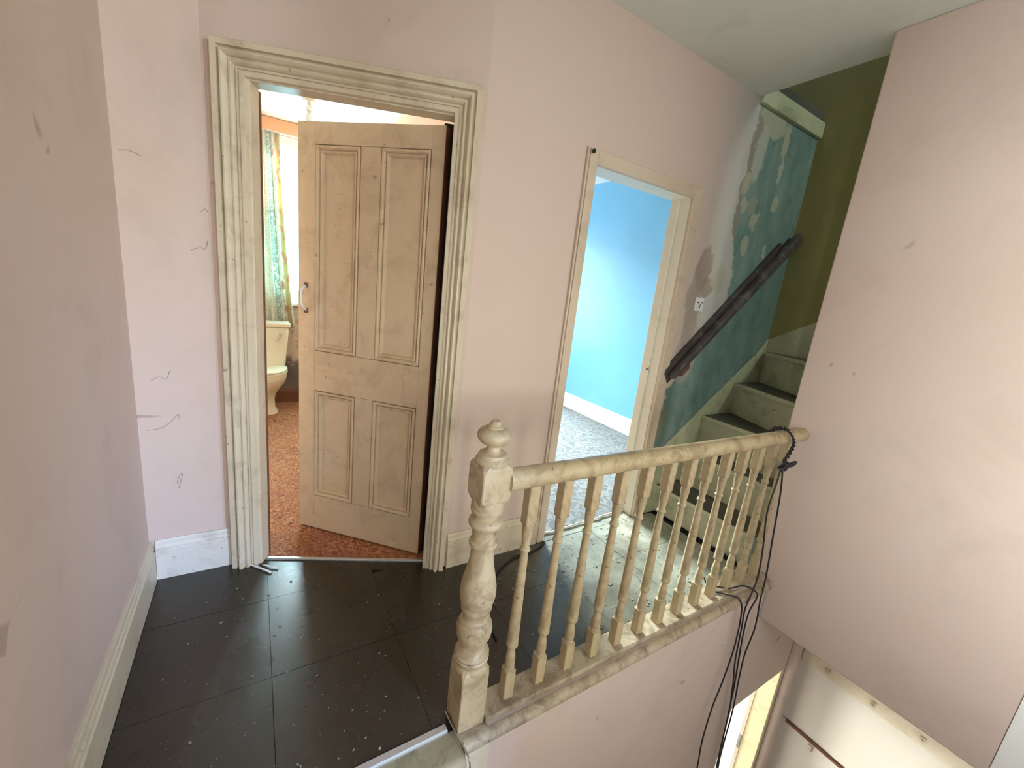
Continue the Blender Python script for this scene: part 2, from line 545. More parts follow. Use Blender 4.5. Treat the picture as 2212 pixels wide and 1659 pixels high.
def loop_frame(bm, paths):
    """closed rectangular moulding from profile rows"""
    V = [[bm.verts.new(p) for p in row] for row in paths]
    n, k = len(V), len(V[0])
    for i in range(n - 1):
        a, b = V[i], V[i + 1]
        for j in range(k):
            bm.faces.new((a[j], a[(j + 1) % k], b[(j + 1) % k], b[j]))
    return bm


# splayed wall frame: s along the wall, n away from the landing, z up
SO = Vector((-0.10, 1.997))
SU = Vector((0.91360, -0.40661))
SN = Vector((0.40661, 0.91360))


def S(s, n, z):
    p = SO + SU * s + SN * n
    return (p.x, p.y, z)


CZ = 2.58          # landing ceiling
LZ = -2.75         # lower hall floor

# ------------------------------------------------------------------ room shell
wl = nb()
box(wl, -0.55, -0.395, -0.35, 2.02, -2.75, CZ)
box(wl, -0.55, -0.395, -2.45, -2.05, -2.75, CZ)
box(wl, -0.55, -0.395, -2.05, -0.35, -1.0, 0.6)
box(wl, -0.55, -0.395, -1.0, -0.35, -2.75, -1.0)
box(wl, -0.55, -0.395, -2.05, -1.0, -2.75, -2.4)
box(wl, -0.55, -0.395, -2.05, -0.35, 2.15, CZ)
struct(link('wall_left', wl, 'wall'))
struct(bx('wall_back_left', -0.55, -0.105, 2.015, 2.13, 0, CZ, 'wall'))
ws = nb()
box(ws, -0.05, 0.085, 0.0, 0.11, 0, CZ, S)
box(ws, 0.855, 0.955, 0.0, 0.11, 0, CZ, S)
box(ws, 0.085, 0.855, 0.0, 0.11, 2.005, CZ, S)
struct(link('wall_back_splay', ws, 'wall'))
wr = nb()
box(wr, 0.7585, 1.335, 1.615, 1.73, 0, CZ)
box(wr, 1.335, 2.078, 1.615, 1.73, 1.965, CZ)
box(wr, 2.078, 2.49, 1.615, 1.73, 0, CZ)
box(wr, 2.49, 3.22, 1.615, 1.73, 0, 2.56)
struct(link('wall_back_right', wr, 'plaster'))
struct(bx('wall_right', 2.31, 2.41, -0.003, 0.958, -0.237, CZ, 'wall', bevel=0.008))
struct(bx('wall_right_pier', 2.309, 2.41, -2.30, -0.0035, -0.237, CZ, 'white'))
wf = nb()
box(wf, -0.395, 0.0, -2.45, -2.30, LZ, CZ)
box(wf, 0.90, 1.42, -2.45, -2.30, LZ, CZ)
box(wf, 1.76, 3.22, -2.45, -2.30, LZ, CZ)
box(wf, 0.0, 0.90, -2.45, -2.30, 1.95, CZ)
box(wf, 1.42, 1.76, -2.45, -2.30, 2.54, CZ)
box(wf, 0.0, 0.90, -2.45, -2.30, LZ, 0.55)
box(wf, 1.42, 1.76, -2.45, -2.30, LZ, 0.3)
struct(link('wall_front', wf, 'wall'))
cl = nb()
box(cl, -0.55, 2.49, -2.45, 1.60, CZ, CZ + 0.12)
prism(cl, [(-0.55, 1.60), (2.49, 1.60), (2.49, 1.66), (0.80, 1.66), (-0.05, 2.10), (-0.55, 2.10)], CZ, CZ + 0.12)
struct(link('ceiling', cl, 'ceiling'))

# upper stair enclosure
struct(bx('wall_stair_side', 3.22, 3.33, -2.30, 1.615, -0.13, 4.3, 'olive'))
ub = nb()
box(ub, 2.35, 3.33, 2.75, 2.85, 2.70, 4.3)
box(ub, 2.35, 2.43, 1.73, 2.75, 2.70, 4.3)
box(ub, 3.22, 3.33, 1.615, 2.75, 2.70, 4.3)
struct(link('wall_upper_landing', ub, 'olive'))
struct(bx('ceiling_upper', 2.3, 3.33, -2.3, 2.85, 4.3, 4.4, 'olive'))
ub = nb()
box(ub, 2.31, 2.41, -2.3, 0.958, CZ + 0.12, 4.3)
box(ub, 2.39, 2.49, 0.958, 1.615, CZ + 0.12, 4.3)
box(ub, 2.31, 2.45, -2.45, -2.3, 2.6, 4.3)
box(ub, 3.18, 3.33, -2.45, -2.3, 2.6, 4.3)
box(ub, 2.45, 3.18, -2.45, -2.3, 2.6, 3.2)
box(ub, 2.45, 3.18, -2.45, -2.3, 4.15, 4.3)
struct(link('wall_upper_well', ub, 'olive'))
hd = nb()
box(hd, 2.4905, 3.2195, 1.590, 1.75, 2.545, 2.640)
struct(link('trim_header_beam', hd, 'stair', bevel=0.004))
struct(bx('floor_upper_landing', 2.43, 3.22, 1.612, 2.75, 2.644, 2.70, 'tread'))

# floor base and lower storey
fb = nb()
prism(fb, [(-0.395, 0.892), (0.53, 0.892), (0.53, 0.955), (2.30, 0.955), (2.30, 1.70), (0.79, 1.70), (-0.04, 2.065), (-0.395, 2.015)], -0.12, -0.008)
floor = struct(link('floor', fb, 'gap'))
fa = nb()
box(fa, 0.60, 2.30, 0.85, 0.95, LZ, -0.004)
box(fa, 2.30, 2.92, 0.85, 0.95, -0.868, -0.24)
box(fa, 2.92, 3.07, 0.85, 0.95, LZ, -0.24)
box(fa, -0.395, 0.60, 0.898, 0.95, LZ, -0.125)
struct(link('wall_stairwell', fa, 'wall'))
struct(bx('ceiling_lower_hall', 2.42, 3.21, -2.30, 0.95, -0.236, -0.132, 'lower_wall'))
lw = struct(bx('wall_lower_right', 3.10, 3.20, -2.30, 0.95, LZ, -0.24, 'gap'))
for z0, z1 in ((-0.775, -0.30), (-1.316, -0.783), (-1.86, -1.330), (-2.42, -1.868), (LZ, -2.428)):
    bx('board', 3.07, 3.10, -2.29, 0.848, z0, z1, 'lower_wall', lw, bevel=0.003)
struct(bx('floor_lower_hall', -0.395, 3.07, -2.30, 2.85, LZ - 0.1, LZ, 'tread'))
# bright room behind the lower doorway
lr = nb()
box(lr, 1.6, 1.7, 0.95, 2.3, LZ, -0.14)
box(lr, 3.3, 3.4, 0.95, 2.3, LZ, -0.14)
box(lr, 1.6, 2.0, 2.3, 2.4, LZ, -0.14)
box(lr, 3.1, 3.4, 2.3, 2.4, LZ, -0.14)
box(lr, 2.0, 3.1, 2.3, 2.4, LZ, -2.1)
box(lr, 2.0, 3.1, 2.3, 2.4, -0.8, -0.14)
box(lr, 1.6, 3.4, 0.95, 2.4, -0.24, -0.14)
struct(link('wall_lower_room', lr, 'white'))

# bathroom shell
bw = nb()
box(bw, -0.75, -0.65, 2.13, 4.65, 0, 2.56)
box(bw, -0.65, -0.55, 2.13, 2.20, 0, 2.56)
struct(link('wall_bathroom_left', bw, 'peach'))
bw = nb()
box(bw, -0.65, 0.02, 4.55, 4.70, 0, 2.56)
box(bw, 0.92, 1.0, 4.55, 4.70, 0, 2.56)
box(bw, 0.02, 0.92, 4.55, 4.70, 0, 1.00)
box(bw, 0.02, 0.92, 4.55, 4.70, 2.44, 2.56)
struct(link('wall_bathroom_window', bw, 'window_paper'))
struct(bx('wall_between_rooms', 1.0, 1.10, 1.73, 4.95, 0, 2.60, 'peach'))
struct(bx('ceiling_bathroom', -0.75, 1.0, 2.16, 4.70, 2.565, 2.66, 'ceil_white'))
cb = nb()
p1, p2 = S(0.10, 0.045, 0), S(0.85, 0.045, 0)
prism(cb, [(p1[0], p1[1]), (p2[0], p2[1]), (0.99, 1.735), (0.99, 4.55), (-0.65, 4.55), (-0.65, 2.2), (-0.06, 2.14)], -0.05, 0.004)
tag(link('orange_carpet', cb, 'orange_carpet'), 'dirty orange swirl-patterned carpet in the room behind the panelled door', 'carpet')
# blue room shell
struct(bx('wall_blue', 3.30, 3.42, 1.74, 4.95, 0, 2.62, 'blue'))
br = nb()
box(br, 1.10, 1.60, 4.95, 5.07, 0, 2.62)
box(br, 3.0, 3.42, 4.95, 5.07, 0, 2.62)
box(br, 1.60, 3.0, 4.95, 5.07, 0, 0.55)
box(br, 1.60, 3.0, 4.95, 5.07, 2.25, 2.62)
struct(link('wall_blue_room_window', br, 'blue'))
struct(bx('ceiling_blue_room', 1.10, 3.30, 1.735, 4.95, 2.605, 2.70, 'ceil_white'))
cb = nb()
prism(cb, [(1.35, 1.665), (2.06, 1.690), (2.06, 1.735), (3.30, 1.735), (3.30, 4.95), (1.11, 4.95), (1.11, 1.735), (1.35, 1.735)], -0.05, 0.006)
tag(link('grey_carpet', cb, 'grey_carpet'), 'pale grey scroll-patterned carpet in the blue room beyond the narrow doorway', 'carpet')

# ------------------------------------------------------------------ landing floor sheets
def top_y(x):
    if x < -0.09:
        return 1.994
    if x < 0.765:
        return 1.994 + (x + 0.09) / 0.855 * (1.594 - 1.994)
    return 1.594


XS = [-0.374, 0.02, 0.44, 0.86, 1.28, 1.68, 2.08, 2.235]
YS = [0.917, 1.312, 1.70, 2.02]
G = 0.0008
for i in range(len(XS) - 1):
    for j in range(len(YS) - 1):
        x0, x1, y0, y1 = XS[i] + G, XS[i + 1] - G, YS[j] + G, YS[j + 1] - G
        if XS[i] > 0.8:   # the sheets on the far side are laid to another grid
            y0 = 0.96 if j == 0 else y0
            if j == 0:
                y1 = 1.312 - G
        cut = [x0, x1] + [v for v in (-0.09, 0.765) if x0 < v < x1]
        xi = -0.09 + (1.994 - y1) / 0.4 * 0.855
        if x0 < xi < x1:
            cut.append(xi)
        cut = sorted(cut)
        upper = [(x, min(top_y(x), y1)) for x in cut]
        upper = [p for p in upper if p[1] > y0 + 0.01]
        if len(upper) < 2:
            continue
        if XS[i] < 0.5:
            lo = y0
        else:
            lo = max(y0, 0.955) if j == 0 else y0
        poly = [(upper[0][0], lo), (upper[-1][0], lo)] + upper[::-1]
        dz = random.uniform(-0.001, 0.001)
        link('floor_panel', prism(nb(), poly, -0.007, 0.0 + dz), 'floor', floor)
p = [S(0.06, -0.030, 0), S(0.88, -0.030, 0), S(0.88, 0.03, 0), S(0.06, 0.03, 0)]
link('floor_panel', prism(nb(), [(v[0], v[1]) for v in p], -0.007, -0.0012), 'floor', floor)
link('floor_panel', prism(nb(), [(1.35, 1.598), (2.06, 1.598), (2.06, 1.688), (1.35, 1.663)], -0.007, 0.0), 'floor', floor)

# carpet bars
t = nb()
box(t, 0.112, 0.838, 0.030, 0.045, -0.002, 0.008, S)
tag(link('threshold_strip', t, 'alu', bevel=0.002), 'thin metal strip across the doorway of the panelled door', 'strip')
t = nb()
pa, pb = Vector((1.352, 1.648, 0.0065)), Vector((2.058, 1.676, 0.0065))
pts = [pa.lerp(pb, k / 30) + Vector((0, random.uniform(-0.006, 0.006), random.uniform(0, 0.004))) for k in range(31)]
tube(t, pts, 0.006, 6)
tag(link('carpet_edging', t, 'white', smooth=True), 'frayed whitish edging along the grey carpet at the narrow doorway', 'edging')

# ------------------------------------------------------------------ skirtings
SK = [(0.0, 0.178), (0.007, 0.178), (0.012, 0.170), (0.011, 0.158), (0.016, 0.152), (0.017, 0.143), (0.013, 0.137), (0.020, 0.131), (0.020, 0.0), (0.0, 0.0)]


def skirting(name, a, b, m, prof=SK, h=1.0):
    """a, b on the wall face; the room lies to the left of a->b"""
    a, b = Vector(a), Vector(b)
    d = (b - a).normalized()
    n = Vector((-d.y, d.x))
    rows = [[(*(a + n * q[0]), q[1] * h), (*(b + n * q[0]), q[1] * h)] for q in prof]
    return struct(link(name, sweep_frame(nb(), rows), m, smooth='auto'))


skirting('baseboard_left', (-0.395, 1.994), (-0.395, 0.93), 'cream')  # cream tone stands in for warm light on the same off-white paint
skirting('baseboard_back_left', (-0.103, 2.015), (-0.374, 2.015), 'skirt')
skirting('baseboard_back_right', (1.296, 1.615), (0.762, 1.615), 'cream')  # warm light put into the tone here too
skirting('baseboard_blue_room', (3.30, 1.74), (3.30, 4.94), 'white')
skirting('baseboard_bathroom', (0.99, 4.55), (-0.64, 4.55), 'brown', h=0.85)

# ------------------------------------------------------------------ door 1: architrave, lining, four-panel leaf
ARC = [(0.0, 0.0), (0.0, -0.034), (0.003, -0.037), (0.021, -0.037), (0.023, -0.024), (0.027, -0.024), (0.029, -0.034), (0.034, -0.043), (0.040, -0.044), (0.047, -0.036), (0.050, -0.024), (0.054, -0.021),
       (0.056, -0.028), (0.063, -0.030), (0.068, -0.024), (0.071, -0.014), (0.075, -0.014), (0.076, -0.020), (0.080, -0.020), (0.081, -0.014), (0.085, -0.014), (0.086, -0.019), (0.098, -0.017), (0.100, -0.014), (0.100, 0.0)]
rows = []
for a, d in ARC:
    rows.append([S(0.0 + a, d, 0.0), S(0.0 + a, d, 2.073 - a), S(0.937 - a, d, 2.073 - a), S(0.937 - a, d, 0.0)])
struct(link('trim_1', sweep_frame(nb(), rows), 'cream', smooth='auto'))
ln = nb()
box(ln, 0.088, 0.112, 0.0, 0.072, 0, 1.975, S)
box(ln, 0.838, 0.852, 0.0, 0.072, 0, 1.975, S)
box(ln, 0.088, 0.852, 0.0, 0.072, 1.968, 2.004, S)
struct(link('trim_2', ln, 'cream', bevel=0.003))
ln = nb()
box(ln, 0.088, 0.114, 0.073, 0.084, 0.005, 1.962, S)
struct(link('trim_3', ln, 'brown'))
ln = nb()
box(ln, 0.795, 0.870, 0.1125, 0.135, 0.005, 1.975, S)  # black strip added behind the hinge gap against leaking light
struct(link('leak_stop', ln, 'gap'))

LD = Vector((0.7150, -0.6991))
LN_ = Vector((0.6991, 0.7150))
L0 = Vector((0.176, 2.215))
LEN, LTH, LB, LT = 0.688, 0.040, 0.014, 1.955


def L(a, d, z):
    """door leaf frame: a from the free edge, d into the leaf (away from the landing)"""
    p = L0 + LD * a + LN_ * d
    return (p.x, p.y, z)


door = struct(empty('door_1', (*(L0 + LD * LEN), 0.0)))
off = Vector((*(L0 + LD * LEN), 0.0))


def Ld(a, d, z):
    v = L(a, d, z)
    return (v[0] - off.x, v[1] - off.y, v[2])


def dpart(name, a0, a1, d0, d1, z0, z1, m='door', bevel=0.0015):
    return link(name, box(nb(), a0, a1, d0, d1, z0, z1, Ld), m, door, bevel=bevel)


cols = [(0.088, 0.308), (0.404, 0.628)]
rws = [(0.964, 1.865), (0.204, 0.766)]
dpart('stile', 0.0, 0.0875, 0, LTH, LB, LT)
dpart('stile', 0.6285, LEN - 0.003, 0, LTH, LB, LT)
dpart('rail', 0.088, 0.628, 0, LTH, 1.866, LT)
dpart('rail', 0.088, 0.628, 0, LTH, 0.767, 0.963)
dpart('rail', 0.088, 0.628, 0, LTH, LB, 0.203)
dpart('muntin', 0.3085, 0.4035, 0, LTH, 0.964, 1.865)
dpart('muntin', 0.3085, 0.4035, 0, LTH, 0.204, 0.766)
dpart('hinge_edge', LEN - 0.0028, LEN, 0.0, LTH, LB, LT, 'brown', 0)
PM = [(-0.001, 0.012), (0.003, 0.011), (0.0035, -0.003), (0.006, -0.005), (0.012, -0.004), (0.017, 0.002), (0.019, 0.010), (0.021, 0.010), (0.023, 0.003), (0.028, 0.003), (0.033, 0.010), (0.035, 0.020)]
for a0, a1 in cols:
    for z0, z1 in rws:
        pn = dpart('panel', a0, a1, 0.019, 0.029, z0, z1)
        rows = [[Ld(a0 + q, d, z0 + q), Ld(a1 - q, d, z0 + q), Ld(a1 - q, d, z1 - q), Ld(a0 + q, d, z1 - q)] for q, d in PM]
        link('moulding', loop_frame(nb(), rows), 'door', pn, smooth='auto')
h = nb()
tube(h, smooth_path([Ld(0.040, -0.002, 1.262), Ld(0.040, -0.020, 1.252), Ld(0.040, -0.030, 1.232), Ld(0.041, -0.032, 1.207), Ld(0.041, -0.030, 1.182), Ld(0.042, -0.020, 1.162), Ld(0.042, -0.002, 1.152)], 6), 0.0055, 8)
hd = link('handle', h, 'white', door, smooth=True)
hd['label'] = 'small cream D-shaped pull handle'
for zz in (1.266, 1.148):
    link('handle_plate', box(nb(), 0.030, 0.052, -0.003, 0.0, zz - 0.012, zz + 0.012, Ld), 'brown', hd, bevel=0.001)

# ------------------------------------------------------------------ door 2: plain flat frame, lining and latch keep
fr = nb()
box(fr, 1.300, 1.348, 1.594, 1.615, 0, 2.009)
box(fr, 2.062, 2.135, 1.594, 1.615, 0, 2.009)
box(fr, 1.348, 2.062, 1.594, 1.615, 1.948, 2.009)
struct(link('trim_4', fr, 'taupe', bevel=0.004))
struct(bx('trim_5', 1.288, 1.2995, 1.600, 1.615, 0, 2.012, 'taupe', bevel=0.003))
fr = nb()
box(fr, 1.338, 1.350, 1.6155, 1.735, 0, 1.96)
box(fr, 2.060, 2.076, 1.6155, 1.735, 0, 1.96)
box(fr, 1.350, 2.060, 1.6155, 1.735, 1.946, 1.962)
box(fr, 2.048, 2.060, 1.680, 1.735, 0.008, 1.946)
struct(link('trim_6', fr, 'jamb', bevel=0.002))
k = empty('latch_keep', (2.058, 1.700, 0.968))
tag(k, 'small grey metal latch keep on the jamb of the narrow doorway', 'latch')
bx('plate', -0.004, 0.0, -0.024, -0.004, -0.022, 0.022, 'chrome', k, bevel=0.001)
link('bolt', box(nb(), -0.012, -0.004, -0.018, -0.008, -0.007, 0.007), 'black', k)
n_ = nb()
lathe(n_, [(0.004, 0), (0.009, 0.004), (0.010, 0.010), (0.006, 0.016)], 0, 0, 10)
o = link('insect', n_, 'gap', smooth=True)
o.location = (1.306, 1.592, 1.992)
o.rotation_euler = (math.pi / 2, 0, 0)
tag(o, 'small dark speck stuck at the top corner of the plain doorframe', 'insect')

# ------------------------------------------------------------------ staircase to the upper floor
st = tag(empty('staircase', (2.25, 1.2, 0)), 'greenish cream painted winding stairs with dark worn treads beyond the balustrade', 'staircase')


def spart(name, bm, m, bevel=0.003):
    for v in bm.verts:
        v.co -= Vector((2.25, 1.2, 0))
    return link(name, bm, m, st, bevel=bevel)


WY = 1.600    # string face
IY = 0.965
NZ = [0.205, 0.432, 0.664, 0.888, 1.116]
# nosing lines: (x at wall, x at inner end) and wall/inner y
NL = [((2.235, WY), (2.255, IY)), ((2.440, WY), (2.452, IY)), ((2.590, WY), (2.570, IY)), ((2.895, WY), (2.62, IY)), ((3.160, WY - 0.02), (2.80, IY))]
for i, zt in enumerate(NZ):
    (xa, ya), (xb, yb) = NL[i]
    if i < 4:
        (xc, yc), (xd, yd) = NL[i + 1]
    else:
        (xc, yc), (xd, yd) = (3.195, WY - 0.03), (3.195, IY)
    zb = 0.0 if i == 0 else NZ[i - 1]
    rz = zb + (0.022 if i == 0 else 0.0)
    spart('riser', prism(nb(), [(xa + 0.018, ya), (xb + 0.018, yb), (xb + 0.036, yb), (xa + 0.036, ya)], rz, zt - 0.026), 'stair', 0)
    if i == 4:
        poly = [(xa, ya), (xb, yb), (3.195, IY), (3.195, ya)]
    else:
        poly = [(xa, ya), (xb, yb), (min(xd + 0.03, 3.198), yd), (min(xc + 0.03, 3.198), yc)]
    if i < 4:
        spart('tread', prism(nb(), poly, zt - 0.025, zt), 'tread', 0.006)
    else:
        spart('tread', prism(nb(), poly, zt - 0.025, zt), 'tread', 0.006)
    # painted nosing strip along the front of the tread
    spart('nosing', prism(nb(), [(xa - 0.004, ya), (xb - 0.004, yb), (xb + 0.008, yb), (xa + 0.008, ya)], zt - 0.027, zt - 0.001), 'stair', 0.004)
s = nb()
prism(s, [(2.138, 0.0), (2.138, 0.352), (2.165, 0.402), (2.306, 0.511), (2.752, 0.842), (3.05, 1.062), (3.13, 1.125), (3.19, 1.195), (3.218, 1.21), (3.218, 0.0)], WY, 1.6145, lambda a, b_, c: (a, c, b_))
spart('string', s, 'stair', 0.004)
s = nb()
prism(s, [(1.598, 1.10), (1.598, 1.208), (1.33, 1.365), (0.97, 1.57), (0.97, 1.10)], 3.200, 3.219, lambda a, b_, c: (c, a, b_))
spart('wall_string', s, 'stair', 0.003)

# dark wall handrail
hr = tag(empty('wall_handrail', (2.11, 1.575, 0.93)), 'dark broken wooden handrail sloping up the bare stair wall', 'handrail')
d = Vector((3.185 - 2.11, 0, 1.925 - 0.93))
ln_ = d.length
du = d.normalized()
dv = Vector((-du.z, 0, du.x))


def H(a, v, y):
    p_ = du * a + dv * v
    return (p_.x, y, p_.z)


b_ = nb()
prism(b_, [(0, -0.042), (0.010, 0.030), (0.03, 0.045), (ln_ - 0.15, 0.048), (ln_ - 0.15, -0.004), (0.24, -0.002), (0.20, -0.046)], 0.012, 0.039, lambda a, v, y: H(a, v, y))
link('back_board', b_, 'dark_rail', hr, bevel=0.004)
b_ = nb()
prism(b_, [(0.02, -0.018), (0.02, 0.018), (ln_, 0.022), (ln_, -0.038), (ln_ - 0.05, -0.045), (0.62, -0.030)], -0.036, 0.0115, lambda a, v, y: H(a, v, y))
link('rail', b_, 'dark_rail', hr, bevel=0.012)
b_ = nb()
prism(b_, [(0.09, -0.058), (0.10, -0.020), (0.20, -0.022), (0.17, -0.062)], -0.022, 0.011, lambda a, v, y: H(a, v, y))
o = link('bracket_block', b_, 'redwood', hr, bevel=0.006)
o['label'] = 'red-brown wooden bracket block'

# light switch
sw = tag(empty('light_switch', (2.312, 1.614, 1.389)), 'small square off-white light switch with dark marks on the dirty stair wall', 'switch')
bx('plate', -0.040, 0.040, -0.010, 0.0, -0.042, 0.042, 'white', sw, bevel=0.004)
bx('rocker', -0.010, 0.010, -0.016, -0.010, -0.016, 0.016, 'white', sw, bevel=0.002)
b_ = nb()
box(b_, -0.024, -0.006, -0.0125, -0.0102, 0.008, 0.014)
box(b_, 0.004, 0.030, -0.0125, -0.0102, 0.010, 0.015)
box(b_, -0.004, 0.001, -0.0172, -0.0162, -0.022, 0.006)
link('dark_mark', b_, 'gap', sw)

# ------------------------------------------------------------------ balustrade
bal = tag(empty('balustrade', (0.5475, 0.905, 0.0)), 'grimy cream painted balustrade with turned newel post and round handrail', 'balustrade')
BO = Vector((0.5475, 0.905, 0.0))


def bpart(name, bm, m, parent=None, smooth=False, bevel=0.0):
    for v in bm.verts:
        v.co -= BO
    return link(name, bm, m, parent or bal, smooth=smooth, bevel=bevel)


NX, NY, NH = 0.5475, 0.913, 0.0455


def sq_block(bm, cx, cy, h, z0, z1, top_cut=0.0, bot_cut=0.0, r=0.0):
    """square block whose corners run out into the round turning"""
    lev = []
    if bot_cut:
        lev += [(z0, h * 0.86, 0.55), (z0 + bot_cut * 0.6, h, 0.82), (z0 + bot_cut, h, 1.0)]
    else:
        lev += [(z0, h, 1.0)]
    if top_cut:
        lev += [(z1 - top_cut, h, 1.0), (z1 - top_cut * 0.4, h, 0.80), (z1, h * 0.86, 0.55)]
    else:
        lev += [(z1, h, 1.0)]
    rings = []
    for z, hh, c in lev:
        q = hh * c + (1 - c) * hh * 0.30
        pts = [(hh, -q), (hh, q), (q, hh), (-q, hh), (-hh, q), (-hh, -q), (-q, -hh), (q, -hh)]
        if c == 1.0:
            e = hh - 0.0025
            pts = [(hh, -e), (hh, e), (e, hh), (-e, hh), (-hh, e), (-hh, -e), (-e, -hh), (e, -hh)]
        rings.append([bm.verts.new((cx + p[0], cy + p[1], z)) for p in pts])
    for a, b in zip(rings, rings[1:]):
        for k in range(8):
            j = (k + 1) % 8
            bm.faces.new((a[k], a[j], b[j], b[k]))
    bm.faces.new(rings[0][::-1])
    bm.faces.new(rings[-1])
    return bm


nm = nb()
sq_block(nm, NX, NY, NH, -0.001, 0.222, top_cut=0.030)
newel = bpart('newel_post', nm, 'rail')
nm = nb()
lathe(nm, [(0.047, 0.196), (0.050, 0.205), (0.0505, 0.216), (0.047, 0.222), (0.0475, 0.226), (0.0535, 0.234), (0.0545, 0.243), (0.051, 0.248), (0.052, 0.251), (0.054, 0.256), (0.052, 0.261), (0.046, 0.268),
           (0.040, 0.280), (0.0385, 0.292), (0.043, 0.301), (0.051, 0.315), (0.0545, 0.330), (0.0555, 0.344), (0.053, 0.358), (0.048, 0.369), (0.045, 0.374), (0.0455, 0.378), (0.041, 0.381), (0.0385, 0.388), (0.0395, 0.400),
           (0.043, 0.408), (0.0465, 0.413), (0.0475, 0.420), (0.0455, 0.427), (0.046, 0.431), (0.0505, 0.442), (0.0535, 0.456), (0.0545, 0.470), (0.0535, 0.488), (0.0505, 0.507), (0.0455, 0.530), (0.0405, 0.552), (0.0365, 0.575), (0.0343, 0.600), (0.0335, 0.622),
           (0.0350, 0.625), (0.0410, 0.629), (0.0425, 0.635), (0.0410, 0.641), (0.0350, 0.645), (0.0345, 0.660), (0.0360, 0.680), (0.0400, 0.686), (0.0480, 0.694), (0.0500, 0.702), (0.0470, 0.710), (0.0390, 0.716), (0.0350, 0.719), (0.0350, 0.727), (0.0380, 0.734),
           (0.0460, 0.738), (0.0470, 0.745), (0.0440, 0.748), (0.0455, 0.752), (0.0460, 0.768), (0.0440, 0.779)], NX, NY, 40)
bpart('turning', nm, 'rail', newel, smooth='auto')
nm = nb()
sq_block(nm, NX, NY, NH, 0.766, 0.887, top_cut=0.026, bot_cut=0.026)
bpart('head_block', nm, 'rail', newel)
nm = nb()
lathe(nm, [(0.044, 0.878), (0.0475, 0.886), (0.0480, 0.893), (0.0440, 0.898), (0.0400, 0.901), (0.0405, 0.906), (0.0380, 0.911), (0.0310, 0.913), (0.0220, 0.918), (0.0185, 0.926), (0.0190, 0.932), (0.0260, 0.936), (0.0380, 0.943), (0.0460, 0.953), (0.0485, 0.962), (0.0465, 0.971), (0.0390, 0.979), (0.0270, 0.984),
           (0.0250, 0.9845), (0.0245, 0.988), (0.0200, 0.990), (0.0170, 0.994), (0.0130, 1.001), (0.0115, 1.003), (0.0070, 1.003), (0.006, 1.001)], NX, NY, 40)
o = bpart('finial', nm, 'rail', newel, smooth='auto')
o['label'] = 'flattened ball finial with worn dark underside'
# cream drop below the newel
nm = nb()
box(nm, 0.520, 0.612, 0.843, 0.897, -1.2, -0.050)
bpart('newel_drop', nm, 'cream', newel, bevel=0.003)

rl = nb()
hp = []
for k in range(25):
    t_ = k / 24
    hp.append((0.588 + t_ * (2.309 - 0.588), 0.888, 0.834 + t_ * (0.810 - 0.834)))
tube(rl, hp, 0.0325, 28)
bpart('handrail', rl, 'rail', smooth='auto')
bs = nb()
box(bs, 0.595, 2.31, 0.858, 0.950, -0.001, 0.020)
bpart('base_rail', bs, 'shoe', bevel=0.004)

BP = [(0.0150, 0.122), (0.0165, 0.130), (0.0172, 0.136), (0.0155, 0.139), (0.0168, 0.143), (0.0175, 0.155), (0.0168, 0.172), (0.0145, 0.190), (0.0118, 0.206), (0.0120, 0.212), (0.0165, 0.216), (0.0198, 0.221), (0.0200, 0.231), (0.0182, 0.236), (0.0188, 0.239),
      (0.0190, 0.252), (0.0182, 0.300), (0.0168, 0.380), (0.0150, 0.460), (0.0134, 0.530), (0.0124, 0.570), (0.0130, 0.572), (0.0165, 0.575), (0.0175, 0.579), (0.0165, 0.583), (0.0128, 0.586), (0.0122, 0.592), (0.0132, 0.606), (0.0155, 0.624), (0.0172, 0.640), (0.0165, 0.644), (0.0175, 0.648), (0.0170, 0.658), (0.0150, 0.668)]
proto = None
for k in range(13):
    cx, cy = 0.6935 + 0.1277 * k, 0.904
    if proto is None:
        bm = nb()
        sq_block(bm, 0, 0, 0.0185, 0.0195, 0.130, top_cut=0.006)
        lathe(bm, BP, 0, 0, 16)
        sq_block(bm, 0, 0, 0.0185, 0.662, 0.815, bot_cut=0.010)
        proto = link('baluster', bm, 'rail', bal, smooth='auto')
        o = proto
    else:
        o = proto.copy()
        COL.objects.link(o)
        o.parent = bal
    o.location = (cx - BO.x, cy - BO.y, 0)
    o.rotation_euler = (0, 0, random.uniform(-0.05, 0.05))

# landing edge: nosing board under the base rail, worn top step, metal strip
def round_nose(name, x0, x1, yf, yb, z0, z1, m):
    r = (z1 - z0) / 2
    prof = [(yb, z0), (yb, z1)]
    prof += [(yf + r - r * math.sin(a), z0 + r + r * math.cos(a)) for a in [math.pi * q / 8 for q in range(9)]]
    b = nb()
    prism(b, prof, x0, x1, lambda a, z, x: (x, a, z))
    return struct(link(name, b, m, smooth='auto'))


